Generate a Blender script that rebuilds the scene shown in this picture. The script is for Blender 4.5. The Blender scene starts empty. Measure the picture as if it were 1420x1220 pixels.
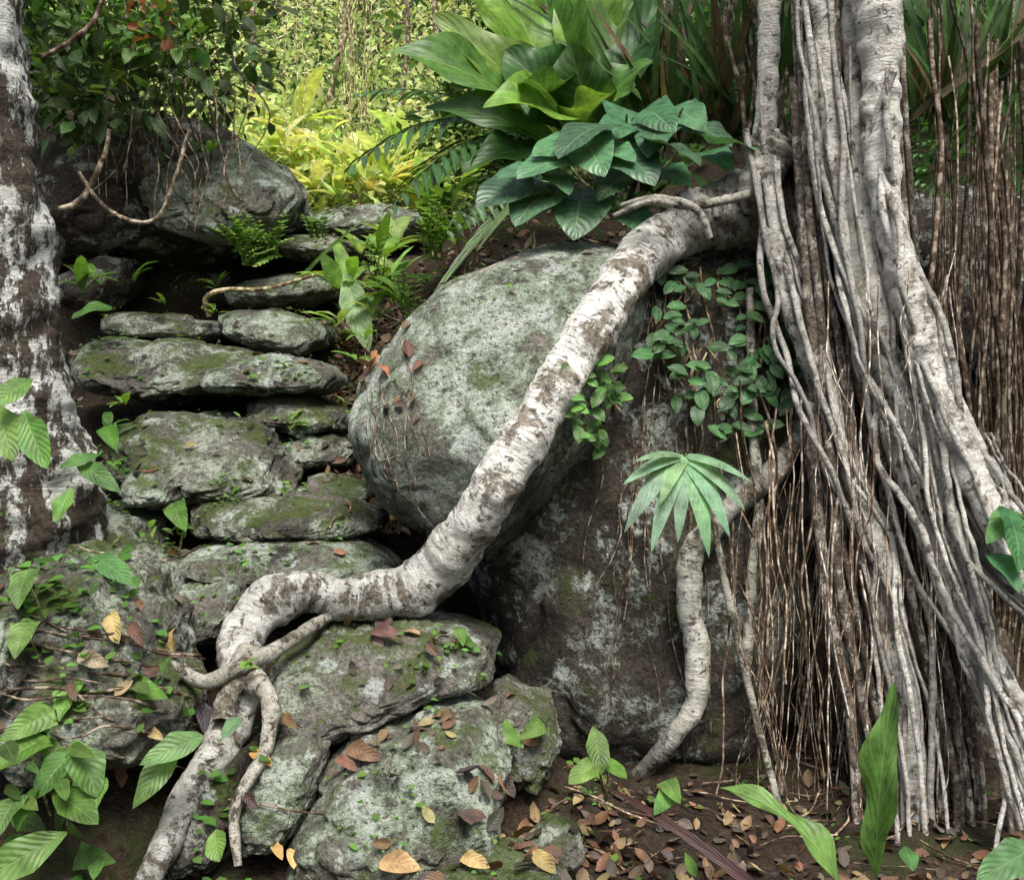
import bpy, bmesh, math, random
import numpy as np
from mathutils import Vector, noise
from mathutils.bvhtree import BVHTree
random.seed(7); rng=np.random.default_rng(7)
sc=bpy.context.scene
F=1380.0; CZ=1.3
# pixel position (u, v in a 1420x1220 camera frame) + distance in metres -> world metres
def W(u,v,d): return Vector(((u-710)/F*d, d, CZ+(610-v)/F*d))
def link(o,parent=None):
    sc.collection.objects.link(o)
    if parent: o.parent=parent
    return o
def empty(name):
    e=bpy.data.objects.new(name,None); e.empty_display_size=.1; return link(e)

# ---------------------------------------------------------------- materials
class NT:
    def __init__(s,name):
        s.m=bpy.data.materials.new(name); s.m.use_nodes=True; s.t=s.m.node_tree; s.t.nodes.clear()
        s.out=s.n('ShaderNodeOutputMaterial')
    def n(s,ty,**k):
        x=s.t.nodes.new(ty)
        for a,b in k.items(): setattr(x,a,b)
        return x
    def l(s,a,b): s.t.links.new(a,b)
    def noise(s,vec,scale,detail=4,rough=.6,dist=0):
        x=s.n('ShaderNodeTexNoise'); x.inputs['Scale'].default_value=scale; x.inputs['Detail'].default_value=detail
        x.inputs['Roughness'].default_value=rough; x.inputs['Distortion'].default_value=dist
        if vec: s.l(vec,x.inputs['Vector'])
        return x.outputs['Fac']
    def ramp(s,fac,stops):
        x=s.n('ShaderNodeValToRGB'); e=x.color_ramp.elements
        while len(e)<len(stops): e.new(.5)
        for i,(p,c) in enumerate(stops):
            e[i].position=p; e[i].color=(c[0],c[1],c[2],1) if isinstance(c,tuple) else (c,c,c,1)
        s.l(fac,x.inputs[0]); return x.outputs[0]
    def mix(s,f,a,b,mode='MIX'):
        x=s.n('ShaderNodeMix',data_type='RGBA',blend_type=mode)
        for sock,val in ((0,f),(6,a),(7,b)):
            if hasattr(val,'links'): s.l(val,x.inputs[sock])
            elif isinstance(val,tuple): x.inputs[sock].default_value=(*val,1)
            else: x.inputs[sock].default_value=(val if sock==0 else (val,val,val,1))
        return x.outputs[2]
    def math(s,op,a,b=0.0,c=0.0,clamp=False):
        x=s.n('ShaderNodeMath',operation=op); x.use_clamp=clamp
        for i,val in enumerate((a,b,c)):
            if hasattr(val,'links'): s.l(val,x.inputs[i])
            else: x.inputs[i].default_value=val
        return x.outputs[0]
    def bump(s,h,strength,dist=.02,prev=None):
        x=s.n('ShaderNodeBump'); x.inputs['Strength'].default_value=strength; x.inputs['Distance'].default_value=dist
        s.l(h,x.inputs['Height'])
        if prev: s.l(prev,x.inputs['Normal'])
        return x.outputs[0]
    def bsdf(s,col,rough,nrm=None,spec=.3):
        x=s.n('ShaderNodeBsdfPrincipled')
        if hasattr(col,'links'): s.l(col,x.inputs['Base Color'])
        else: x.inputs['Base Color'].default_value=(*col,1)
        if hasattr(rough,'links'): s.l(rough,x.inputs['Roughness'])
        else: x.inputs['Roughness'].default_value=rough
        x.inputs['Specular IOR Level'].default_value=spec
        if nrm: s.l(nrm,x.inputs['Normal'])
        return x.outputs[0]

def rock_mat(name,dark,light,lichen=.5,moss=.5,lcol=(.40,.45,.38),wet=0.0,dark_z=None):
    k=NT(name); tc=k.n('ShaderNodeTexCoord').outputs['Object']
    grainf=k.noise(tc,62,4,.75)
    n26=k.noise(tc,2.6,6,.65)
    base=k.ramp(n26,[(.36,dark),(.60,light)])
    base=k.mix(1.0,base,k.ramp(grainf,[(.32,.35),(.66,1.45)]),'MULTIPLY')
    lm=k.noise(tc,4.2,8,.78,.3)
    lmr=k.ramp(lm,[(.58-.18*lichen,0.0),(.64-.18*lichen,1.0)])
    grain=k.ramp(grainf,[(.38,0.1),(.50,1.0)])
    lmask=k.math('MULTIPLY',lmr,grain)
    lc=k.mix(k.ramp(lm,[(.49,0.0),(.58,1.0)]),(lcol[0]*.50,lcol[1]*.56,lcol[2]*.46),lcol)
    c=k.mix(lmask,base,lc)
    vo=k.n('ShaderNodeTexVoronoi'); vo.inputs['Scale'].default_value=7
    dv=k.n('ShaderNodeVectorMath',operation='ADD'); nz=k.n('ShaderNodeTexNoise'); nz.inputs['Scale'].default_value=15; nz.inputs['Detail'].default_value=4; nz.inputs['Roughness'].default_value=.7; k.l(tc,nz.inputs['Vector'])
    sc2=k.n('ShaderNodeVectorMath',operation='SCALE'); sc2.inputs['Scale'].default_value=.22; k.l(nz.outputs['Color'],sc2.inputs[0])
    k.l(tc,dv.inputs[0]); k.l(sc2.outputs[0],dv.inputs[1]); k.l(dv.outputs[0],vo.inputs['Vector'])
    spot=k.ramp(vo.outputs['Distance'],[(.26,1.0),(.32,0.0)])
    gate=k.ramp(k.noise(tc,3.1,2,.5),[(.49-.08*lichen,0.0),(.55,1.0)])
    spm=k.math('MULTIPLY',k.math('MULTIPLY',spot,gate),grain)
    c=k.mix(k.math('MULTIPLY',spm,.9),c,(.64,.70,.65))
    g=k.n('ShaderNodeNewGeometry'); sx=k.n('ShaderNodeSeparateXYZ'); k.l(g.outputs['Normal'],sx.inputs[0])
    up=k.math('MULTIPLY_ADD',sx.outputs['Z'],.10,k.noise(tc,3.7,7,.74))
    mm=k.ramp(up,[(.68-.18*moss,0.0),(.75-.18*moss,1.0)])
    mcol=k.mix(grainf,(.025,.042,.006),(.15,.215,.035))
    c=k.mix(k.math('MULTIPLY',mm,k.math('MULTIPLY_ADD',grain,.45,.42)),c,mcol)
    if dark_z:   # stone colour darkens below this height, with a noisy edge
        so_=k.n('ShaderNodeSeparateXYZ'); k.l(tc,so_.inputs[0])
        dm=k.math('ADD',k.math('MULTIPLY',k.math('SUBTRACT',dark_z,so_.outputs['Z']),1.6),k.math('MULTIPLY',k.math('SUBTRACT',n26,.5),2.2))
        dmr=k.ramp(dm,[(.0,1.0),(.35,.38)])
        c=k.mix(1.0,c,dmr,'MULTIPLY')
    h=k.math('ADD',k.noise(tc,10,7,.72),k.math('MULTIPLY_ADD',grainf,.36,k.math('MULTIPLY',lmr,.10)))
    b=k.bump(h,1.0,.075)
    k.l(k.bsdf(c,.88-.35*wet,b,.25+.25*wet),k.out.inputs[0]); return k.m

def bark_mat(name,dark,mid,pale,amount=.5,moss=.2,ring=1.0,pscale=7,rw=.35,cheap=False):
    k=NT(name); t=k.n('ShaderNodeTexCoord'); tc=t.outputs['Object']
    at=k.n('ShaderNodeAttribute',attribute_name='Col').outputs['Color']
    if cheap:
        n1=k.noise(tc,22,3,.7); c=k.ramp(n1,[(.38,dark),(.52,mid),(.60,pale)]); c=k.mix(1.0,c,at,'MULTIPLY')
        k.l(k.bsdf(c,.85,None,.15),k.out.inputs[0]); return k.m
    mp=k.n('ShaderNodeMapping'); mp.inputs['Scale'].default_value=(2.5,38,1); k.l(t.outputs['UV'],mp.inputs['Vector'])
    rg=k.noise(mp.outputs[0],1.6,5,.7,.4)
    if rw>0:
        pn=k.noise(tc,pscale,7,.74,.25)
        mp2=k.n('ShaderNodeMapping'); mp2.inputs['Scale'].default_value=(1,7,1); k.l(t.outputs['UV'],mp2.inputs['Vector'])
        pn=k.math('ADD',k.math('MULTIPLY',pn,1-rw),k.math('MULTIPLY',k.noise(mp2.outputs[0],2.2,5,.75,.6),rw))
    else:
        mp3=k.n('ShaderNodeMapping'); mp3.inputs['Scale'].default_value=(1.3,1.3,.5); k.l(tc,mp3.inputs['Vector'])
        pn=k.noise(mp3.outputs[0],pscale,8,.76,.1)
    fine=k.noise(tc,46,5,.75)
    c=k.mix(k.ramp(fine,[(.35,0.0),(.62,1.0)]),dark,mid)
    pm=k.ramp(pn,[(.60-.2*amount,0.0),(.64-.2*amount,1.0)])
    pc=k.mix(k.ramp(k.noise(tc,20,4,.7),[(.35,0.0),(.60,1.0)]),pale,(pale[0]*.62,pale[1]*.62,pale[2]*.58))
    pc=k.mix(.7*ring,pc,k.mix(1.0,pc,k.ramp(rg,[(.36,.35),(.48,1.0)]),'MULTIPLY'))
    c=k.mix(pm,c,pc)
    sp=k.ramp(k.noise(tc,26,5,.68,.5),[(.585,0.0),(.63,1.0)])
    c=k.mix(k.math('MULTIPLY',sp,.88),c,dark)
    mm=k.ramp(k.noise(tc,6.5,6,.75),[(.66-.2*moss,0.0),(.74-.2*moss,1.0)])
    c=k.mix(k.math('MULTIPLY',mm,.65),c,(.06,.075,.022))
    c=k.mix(1.0,c,at,'MULTIPLY')
    h=k.math('MULTIPLY_ADD',rg,.8,k.math('MULTIPLY_ADD',fine,1.0,k.math('MULTIPLY',pm,.25)))
    b=k.bump(h,1.0,.018)
    k.l(k.bsdf(c,.88,b,.2),k.out.inputs[0]); return k.m

def leaf_mat(name,transl=.35,rough=.42,vein=.5,spec=.4,nside=9.0,spots=.3,simple=False,tb=.75):
    k=NT(name); t=k.n('ShaderNodeTexCoord'); at=k.n('ShaderNodeAttribute',attribute_name='Col').outputs['Color']
    if simple:
        df=k.n('ShaderNodeBsdfDiffuse'); k.l(at,df.inputs[0]); tr=k.n('ShaderNodeBsdfTranslucent'); k.l(k.mix(1.0,at,(1.5,1.45,tb),'MULTIPLY'),tr.inputs[0])
        m=k.n('ShaderNodeMixShader'); m.inputs[0].default_value=transl; k.l(df.outputs[0],m.inputs[1]); k.l(tr.outputs[0],m.inputs[2]); k.l(m.outputs[0],k.out.inputs[0]); return k.m
    sx=k.n('ShaderNodeSeparateXYZ'); k.l(t.outputs['UV'],sx.inputs[0])
    a=k.math('ABSOLUTE',k.math('SUBTRACT',sx.outputs[0],.5))
    midr=k.ramp(a,[(.012,1.0),(.035,0.0)])
    w=k.math('MULTIPLY',k.math('SUBTRACT',sx.outputs[1],k.math('MULTIPLY',a,.55)),nside)
    fr=k.math('ABSOLUTE',k.math('SUBTRACT',k.math('FRACT',w),.5))
    sv=k.ramp(fr,[(.03,1.0),(.12,0.0)])
    vm=k.math('MAXIMUM',midr,k.math('MULTIPLY',sv,.55))
    nz=k.noise(t.outputs['Object'],16,4,.65)
    c=k.mix(1.0,at,k.ramp(nz,[(.3,.5),(.7,1.45)]),'MULTIPLY')
    c=k.mix(k.math('MULTIPLY',vm,vein),c,k.mix(.35,k.mix(1.0,at,(1.9,1.8,1.9),'MULTIPLY'),(.3,.36,.16)))
    ds=k.ramp(k.noise(t.outputs['Object'],34,3,.7),[(.62,0.0),(.67,1.0)])
    c=k.mix(k.math('MULTIPLY',ds,spots),c,(.09,.06,.02))
    b=k.bump(k.math('SUBTRACT',fr,k.math('MULTIPLY',midr,.6)),.4,.008)
    s1=k.bsdf(c,rough,b,spec)
    if transl>0:
        tr=k.n('ShaderNodeBsdfTranslucent'); k.l(k.mix(1.0,c,(1.7,1.6,tb),'MULTIPLY'),tr.inputs[0])
        m=k.n('ShaderNodeMixShader'); m.inputs[0].default_value=transl; k.l(s1,m.inputs[1]); k.l(tr.outputs[0],m.inputs[2]); k.l(m.outputs[0],k.out.inputs[0])
    else: k.l(s1,k.out.inputs[0])
    return k.m

def soil_mat():
    k=NT('forest_soil'); tc=k.n('ShaderNodeTexCoord').outputs['Object']
    c=k.ramp(k.noise(tc,3,6,.7),[(.3,(.015,.011,.008)),(.55,(.055,.040,.028)),(.75,(.11,.078,.052))])
    f=k.noise(tc,45,4,.7)
    c=k.mix(1.0,c,k.ramp(f,[(.3,.4),(.7,1.5)]),'MULTIPLY')
    mm=k.ramp(k.noise(tc,2.3,5,.7),[(.52,0.0),(.60,1.0)]); c=k.mix(k.math('MULTIPLY',mm,.6),c,(.04,.06,.016))
    b=k.bump(k.math('MULTIPLY_ADD',f,.4,k.noise(tc,9,5,.75)),1,.07)
    k.l(k.bsdf(c,.95,b,.15),k.out.inputs[0]); return k.m

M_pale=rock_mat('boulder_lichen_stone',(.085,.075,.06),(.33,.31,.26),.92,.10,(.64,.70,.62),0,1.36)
M_dark=rock_mat('boulder_damp_stone',(.032,.028,.021),(.14,.12,.095),.36,.70,(.52,.57,.52),.2)
M_step=rock_mat('step_stone',(.05,.046,.038),(.25,.235,.20),.55,.66,(.47,.51,.42))
M_step2=rock_mat('mossy_lichen_stone',(.06,.054,.044),(.27,.25,.21),.80,.50,(.54,.60,.51))
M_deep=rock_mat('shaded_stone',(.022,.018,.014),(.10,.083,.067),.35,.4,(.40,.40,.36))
M_root=bark_mat('fig_root_bark',(.06,.05,.04),(.31,.28,.235),(.88,.88,.87),.74,.26,.9)
M_rootp=bark_mat('pale_fig_bark',(.11,.092,.078),(.42,.38,.335),(.88,.87,.85),.90,.06,.6,9)
M_woven=bark_mat('woven_root_bark',(.04,.032,.025),(.23,.195,.16),(.68,.65,.60),.48,.1,.6,11)
M_vine=bark_mat('aerial_root_bark',(.085,.066,.052),(.28,.23,.185),(.72,.68,.62),cheap=True)
M_ltree=bark_mat('lichen_tree_bark',(.024,.020,.015),(.10,.08,.06),(.76,.78,.75),.56,.38,.1,6.5,0)
M_leaf=leaf_mat('broad_leaf'); M_small=leaf_mat('small_leaf',.35,simple=True)
M_back=leaf_mat('sunlit_leaf',.45,simple=True,tb=.95); M_gloss=leaf_mat('glossy_leaf',.15,.36,.6,.4,8,.12)
M_dead=leaf_mat('dead_leaf',.1,.5,.35,.35,7,.5); M_soil=soil_mat()

# ---------------------------------------------------------------- mesh batches
class Batch:
    def __init__(s): s.v=[];s.f=[];s.uv=[];s.c=[];s.n=0
    def add(s,V,Fc,UV,C):
        s.v.append(V); s.f.append(Fc+s.n); s.uv.append(UV); s.c.append(C); s.n+=len(V)
    def build(s,name,mat,parent=None):
        V=np.concatenate(s.v).astype(np.float32); Fc=np.concatenate(s.f).astype(np.int32)
        UV=np.concatenate(s.uv).astype(np.float32); C=np.concatenate(s.c).astype(np.float32)
        me=bpy.data.meshes.new(name); me.vertices.add(len(V)); me.vertices.foreach_set('co',V.ravel())
        me.loops.add(Fc.size); me.loops.foreach_set('vertex_index',Fc.ravel())
        me.polygons.add(len(Fc)); me.polygons.foreach_set('loop_start',np.arange(0,Fc.size,4,dtype=np.int32))
        me.polygons.foreach_set('use_smooth',np.ones(len(Fc),dtype=bool))
        me.update(calc_edges=True)
        u=me.uv_layers.new(name='UVMap'); u.data.foreach_set('uv',UV[Fc.ravel()].ravel())
        a=me.color_attributes.new('Col','FLOAT_COLOR','POINT'); a.data.foreach_set('color',np.hstack([C,np.ones((len(C),1),np.float32)]).ravel())
        me.materials.append(mat); return link(bpy.data.objects.new(name,me),parent)

def nrm(a): return a/np.maximum(np.linalg.norm(a,axis=-1,keepdims=True),1e-9)
def prof(kind,t):
    if kind=='heart': return np.clip(t/.05,0,1)**.5*(1-t**1.7)**.8
    if kind=='lance': return np.sin(np.pi*np.clip(t,0,1)**.8)**.9
    if kind=='oblong': return np.clip(t*2.3,0.03,1)**.8*np.maximum(1-t**3.2,0)**.75
    if kind=='blade': return np.clip(t*8,.2,1)**.5*(1-t**2)**.8
    return np.sin(np.pi*t**.85)**.7
def add_leaves(B,base,d,up,L,Wd,droop=.4,fold=.25,col=(.05,.1,.03),kind='ovate',nl=4,nw=2,wav=0.0,cvar=.25):
    base=np.atleast_2d(np.asarray(base,float)); N=len(base)
    bc=lambda x:np.broadcast_to(np.asarray(x,float),(N,)).reshape(N,1)
    d=nrm(np.broadcast_to(np.asarray(d,float),(N,3))); up=np.broadcast_to(np.asarray(up,float),(N,3))
    side=nrm(np.cross(d,up)+1e-6); up=np.cross(side,d)
    L=bc(L);Wd=bc(Wd);k=bc(droop)+1e-4;fold=bc(fold)
    t=np.linspace(0,1,nl+1); s=np.linspace(-1,1,nw+1)
    kt=k*t
    x=np.sin(kt)/k; z=-(1-np.cos(kt))/k
    e=lambda q:q[:,:,None]
    cen=base[:,None]+e(L*x)*d[:,None]+e(L*z)*up[:,None]
    n_=e(np.sin(kt))*d[:,None]+e(np.cos(kt))*up[:,None]
    tn=e(np.cos(kt))*d[:,None]-e(np.sin(kt))*up[:,None]
    w=np.nan_to_num(prof(kind,t)); w=np.maximum(w,.012)
    off=(Wd/2*w)[:,:,None]*s
    V=cen[:,:,None]+side[:,None,None]*(off*np.cos(fold)[:,:,None])[...,None]+n_[:,:,None]*(np.abs(off)*np.sin(fold)[:,:,None])[...,None]
    if wav>0:
        ph=rng.uniform(0,6.28,(N,1,1)); fr=rng.uniform(9,16,(N,1,1))
        wv=wav*Wd[:,:,None]*np.sin(t[None,:,None]*fr+ph+np.sign(s)[None,None]*1.3)*(np.abs(s)**1.5)*(w[None,:,None])
        V=V+n_[:,:,None]*wv[...,None]
        V=V+side[:,None,None]*(wv*.35*np.sign(s))[...,None]
    if kind=='heart':
        bk=-.40*Wd[:,:,None]*(np.sin(np.abs(s)*2.2)**1.2)*(1-t[None,:,None])**3.0
        V=V+tn[:,:,None]*bk[...,None]
    idx=np.arange((nl+1)*(nw+1)).reshape(nl+1,nw+1)
    q=np.stack([idx[:-1,:-1],idx[:-1,1:],idx[1:,1:],idx[1:,:-1]],-1).reshape(-1,4)
    Fc=(q[None]+(np.arange(N)*idx.size)[:,None,None]).reshape(-1,4)
    U=np.stack(np.broadcast_arrays(s[None,:]*.5+.5,t[:,None]),-1).reshape(-1,2)
    col=np.broadcast_to(np.asarray(col,float),(N,3)).copy()
    col*=1+rng.uniform(-cvar,cvar,(N,1)); col*=1+rng.uniform(-.12,.12,(N,3))
    B.add(V.reshape(-1,3),Fc,np.tile(U,(N,1)),np.repeat(np.clip(col,0,.8),idx.size,0))
def leaf_to(B,a,b,width,droop=.6,up=(0,-.7,.7),col=(.05,.12,.03),kind='oblong',nl=12,nw=6,fold=.2,wav=.04,stem=None,cvar=.12):
    a=np.array(a,float); b=np.array(b,float); ch=b-a; Lc=np.linalg.norm(ch); c=ch/Lc
    u=np.array(up,float); side=nrm(np.cross(c,u)); u=np.cross(side,c)
    h=droop/2; d=c*math.cos(h)+u*math.sin(h); uu=u*math.cos(h)-c*math.sin(h)
    L=Lc*h/max(math.sin(h),1e-4) if h>1e-3 else Lc
    add_leaves(B,a,d,uu,L,width,droop,fold,col,kind,nl,nw,wav,cvar)

def catmull(P,n):
    P=np.asarray(P,float); Q=np.vstack([2*P[0]-P[1],P,2*P[-1]-P[-2]]); out=[]
    m=len(P)-1
    for T in np.linspace(0,m,n):
        i=min(int(T),m-1); t=T-i; a,b,c,d=Q[i],Q[i+1],Q[i+2],Q[i+3]
        out.append(.5*((2*b)+(-a+c)*t+(2*a-5*b+4*c-d)*t*t+(-a+3*b-3*c+d)*t**3))
    return np.array(out)
def tube(B,pts,rad,ns=8,n=None,lump=0.0,col=(1,1,1),jit=0.0,lf=6.0,tint=None):
    pts=[tuple(p) for p in pts]; P=np.hstack([np.array(pts,float),np.broadcast_to(np.asarray(rad,float),(len(pts),)).reshape(-1,1)])
    n=n or len(pts)*5; C=catmull(P,n); X=C[:,:3]; R=np.maximum(C[:,3],.0006)
    if jit>0:
        for a,f in ((1,.9),(.5,2.3),(.25,5.1)):
            X=X+jit*a*np.stack([np.sin(np.linspace(0,n/5*f,n)+rng.uniform(0,6)) for _ in range(3)],-1)*[1,1,.2]
    T=nrm(np.gradient(X,axis=0)); ref=np.array([0,1,0.]) ; 
    S=np.zeros_like(X); s=nrm(np.cross(T[0],ref) if abs(T[0]@ref)<.95 else np.cross(T[0],[1,0,0]))
    for i in range(n):
        s=s-T[i]*(s@T[i]); s=s/np.linalg.norm(s); S[i]=s
    U=np.cross(T,S); th=np.linspace(0,2*np.pi,ns+1)
    r=np.repeat(R[:,None],ns+1,1)
    ring=S[:,None]*np.cos(th)[None,:,None]+U[:,None]*np.sin(th)[None,:,None]
    if lump>0:
        for i in range(n):
            for j in range(ns):
                p=Vector(X[i]+ring[i,j]*R[i])*lf
                q=noise.fractal(p,.9,2.1,4)+.5*noise.noise(p*.35)
                r[i,j]*=1+lump*q
            r[i,ns]=r[i,0]
    V=X[:,None]+ring*r[...,None]
    dd=np.linalg.norm(np.diff(X,axis=0),axis=1)
    ln=np.concatenate([[0],np.cumsum(dd)])
    idx=np.arange(n*(ns+1)).reshape(n,ns+1)
    q=np.stack([idx[:-1,:-1],idx[:-1,1:],idx[1:,1:],idx[1:,:-1]],-1).reshape(-1,4)
    UV=np.stack(np.broadcast_arrays(th[None]/6.2832,(ln+rng.uniform(0,5))[:,None]),-1).reshape(-1,2)
    Cc=np.tile(np.array(col,float)*rng.uniform(.8,1.15),(len(UV),1))
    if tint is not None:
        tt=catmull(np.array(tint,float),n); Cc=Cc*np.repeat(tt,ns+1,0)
    B.add(V.reshape(-1,3),q,UV,Cc)
def ptube(B,uvdr,ns=8,**k):
    tube(B,[W(a[0],a[1],a[2]) for a in uvdr],[a[3]/F*a[2] for a in uvdr],ns,**k)

# ---------------------------------------------------------------- terrain
def ip(y,t): return float(np.interp(y,[a[0] for a in t],[a[1] for a in t]))
PT=[(-80,-1),(0,-.08),(2.8,-.03),(3.2,.05),(3.6,.3),(4.1,.62),(4.8,1.02),(5.2,1.42),(5.6,1.68),(6,1.95),(6.5,2.3),(7,2.6),(10,3.9),(20,9.2),(45,24),(120,40)]
RT=[(-80,-1),(0,-.1),(3.2,-.02),(4.4,.12),(5.0,1.5),(5.6,2.2),(7,3.1),(10,5),(20,10.5),(45,26),(120,42)]
LT=[(-80,-1),(0,-.05),(2.6,.05),(3.0,.2),(3.6,.6),(4.2,.98),(5,1.3),(5.8,1.6),(6.3,2.5),(6.9,3.3),(8,4.0),(20,10),(45,25),(120,41)]
def sm(a,b,x): t=min(max((x-a)/(b-a),0),1); return t*t*(3-2*t)
def H(x,y,nz=True):
    xr=float(np.interp(y,[2.5,3.2,4.0,5,7,10],[.5,.05,-.35,-.72,-.55,-.5])); 
    h=ip(y,PT); h+= (ip(y,RT)-h)*sm(xr,xr+.55,x); xl=float(np.interp(y,[3,3.6,4.5,6,7,8,12],[-.75,-1.0,-1.35,-1.75,-1.7,-2.6,-5]))
    h+=(ip(y,LT)-h)*(1-sm(xl-.5,xl,x))
    if nz: h+=.07*noise.fractal(Vector((x*2.2,y*2.2,0)),.9,2.1,5)+.25*noise.noise(Vector((x*.35,y*.35,5)))*min(1,max(0,(y-7)/5))
    return h
xs=np.unique(np.concatenate([np.linspace(-70,-5,34),np.linspace(-5,5,200),np.linspace(5,70,34)]))
ys=np.unique(np.concatenate([np.linspace(-60,1,24),np.linspace(1,9,190),np.linspace(9,30,60),np.linspace(30,110,24)]))
gv=[(x,y,H(x,y)) for y in ys for x in xs]; nx=len(xs)
gf=[(j*nx+i,j*nx+i+1,(j+1)*nx+i+1,(j+1)*nx+i) for j in range(len(ys)-1) for i in range(nx-1)]
gm=bpy.data.meshes.new('ground'); gm.from_pydata(gv,[],gf); gm.materials.append(M_soil)
for p in gm.polygons: p.use_smooth=True
link(bpy.data.objects.new('ground',gm))
allv=[Vector(v) for v in gv]; allf=[tuple(f) for f in gf]; NG=len(gf)

# ---------------------------------------------------------------- rocks
ICO={}
def ico(sub):
    if sub not in ICO:
        bm=bmesh.new(); bmesh.ops.create_icosphere(bm,subdivisions=sub,radius=1)
        bm.verts.ensure_lookup_table(); ICO[sub]=(np.array([v.co[:] for v in bm.verts]),[tuple(v.index for v in f.verts) for f in bm.faces]); bm.free()
    return ICO[sub]
def rock(name,outline,d,thick,mat,seed=0,sub=5,amp=.10,lean=.35,e=.62,ey=.8,smooth=2.0,parent=None,strata=.0,solid=True,rug=1.0):
    V,Fc=ico(sub); P=np.array([W(u,v,d) for u,v in outline])[:,[0,2]]
    A=P; Bq=np.roll(P,-1,0); cr=A[:,0]*Bq[:,1]-Bq[:,0]*A[:,1]; ar=cr.sum()/2
    c=((A+Bq)*cr[:,None]).sum(0)/(6*ar)
    A=A-c; Bq=Bq-c; NA=240; th=np.linspace(-np.pi,np.pi,NA,endpoint=False); r=np.zeros(NA)
    for i,t in enumerate(th):
        dx,dz=math.cos(t),math.sin(t); ex=Bq-A; den=dx*ex[:,1]-dz*ex[:,0]; den=np.where(abs(den)<1e-9,1e-9,den)
        tt=(A[:,0]*ex[:,1]-A[:,1]*ex[:,0])/den; ss=(A[:,0]*dz-A[:,1]*dx)/den
        ok=(ss>=-1e-6)&(ss<=1+1e-6)&(tt>0); r[i]=tt[ok].max() if ok.any() else r[i-1]
    kx=np.arange(-12,13); kk=np.exp(-kx**2/(2*smooth**2)); kk/=kk.sum()
    r=np.convolve(np.concatenate([r[-12:],r,r[:12]]),kk,'valid')
    th2=np.arctan2(V[:,2],V[:,0]); R=np.interp(th2,np.append(th,np.pi),np.append(r,r[0])); rho=np.hypot(V[:,0],V[:,2])
    s=float(np.sqrt(abs(ar)/np.pi))
    X=np.cos(th2)*R*rho**e; Z=np.sin(th2)*R*rho**e; Y=np.sign(V[:,1])*np.abs(V[:,1])**ey*thick
    L=np.stack([X,Y,Z],-1); Nn=nrm(L/np.array([R.mean(),thick,R.mean()])**1.0)
    out=np.zeros_like(L); o=Vector((seed*3.7,seed*1.3,seed*7.1))
    for i in range(len(L)):
        p=Vector(L[i]); q=p/s
        a=noise.fractal(q*1.3+o,1.0,2.0,3)*.75
        b=1-abs(noise.noise(q*2.4+o))*2
        bf=noise.hetero_terrain(q*5+o,.9,2.1,5,.3)*.10
        st=strata*math.sin(q.z*16+3*a+q.x*1.5) if strata>0 else 0.0
        cr2=0.0
        if rug>0: cr2=max(1-abs(noise.noise(Vector((q.x*3.1,q.y*3.1,q.z*4.2))+o*2))*2-.88,0)/.12
        f1=noise.noise(q*1.9+o*3); fl=math.floor(f1*5)/5; fr=(f1-fl)*5; fc=(fl+min(fr*3,1)/5)*.35
        out[i]=L[i]+Nn[i]*s*amp*(a-.35*max(b-.72,0)/.28+bf+st+rug*fc-rug*.30*cr2+.06*noise.fractal(p*16+o,.8,2.1,3))
    out[:,1]+=lean*out[:,2]
    out+=np.array([c[0],d,c[1]])
    me=bpy.data.meshes.new(name); me.from_pydata(out.tolist(),[],Fc); me.materials.append(mat)
    for p in me.polygons: p.use_smooth=True
    ob=link(bpy.data.objects.new(name,me),parent)
    if solid:
        n0=len(allv); allv.extend(Vector(v) for v in out); allf.extend(tuple(a+n0 for a in f) for f in Fc)
    return ob,out,Fc
bp=empty('boulder')
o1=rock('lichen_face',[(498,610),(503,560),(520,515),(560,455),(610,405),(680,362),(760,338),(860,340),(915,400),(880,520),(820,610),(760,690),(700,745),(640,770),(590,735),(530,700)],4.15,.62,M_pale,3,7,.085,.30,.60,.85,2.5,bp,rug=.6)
o2=rock('damp_face',[(640,700),(690,560),(760,430),(850,330),(1000,300),(1090,330),(1140,430),(1150,560),(1140,720),(1115,880),(1080,980),(1000,1050),(900,1080),(800,1065),(720,1010),(690,920),(660,820)],4.45,.66,M_dark,9,7,.10,.10,.62,.85,2.5,bp,rug=.4)
bv=BVHTree.FromPolygons([Vector(v) for v in o1[1]]+[Vector(v) for v in o2[1]],list(o1[2])+[tuple(a+len(o1[1]) for a in f) for f in o2[2]])
def snap(u,v,off=.03,default=4.0):
    a=Vector((0,0,CZ)); dr=(W(u,v,1)-a).normalized(); h=bv.ray_cast(a,dr)
    return (h[0].y if h[0] else default)-off
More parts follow.
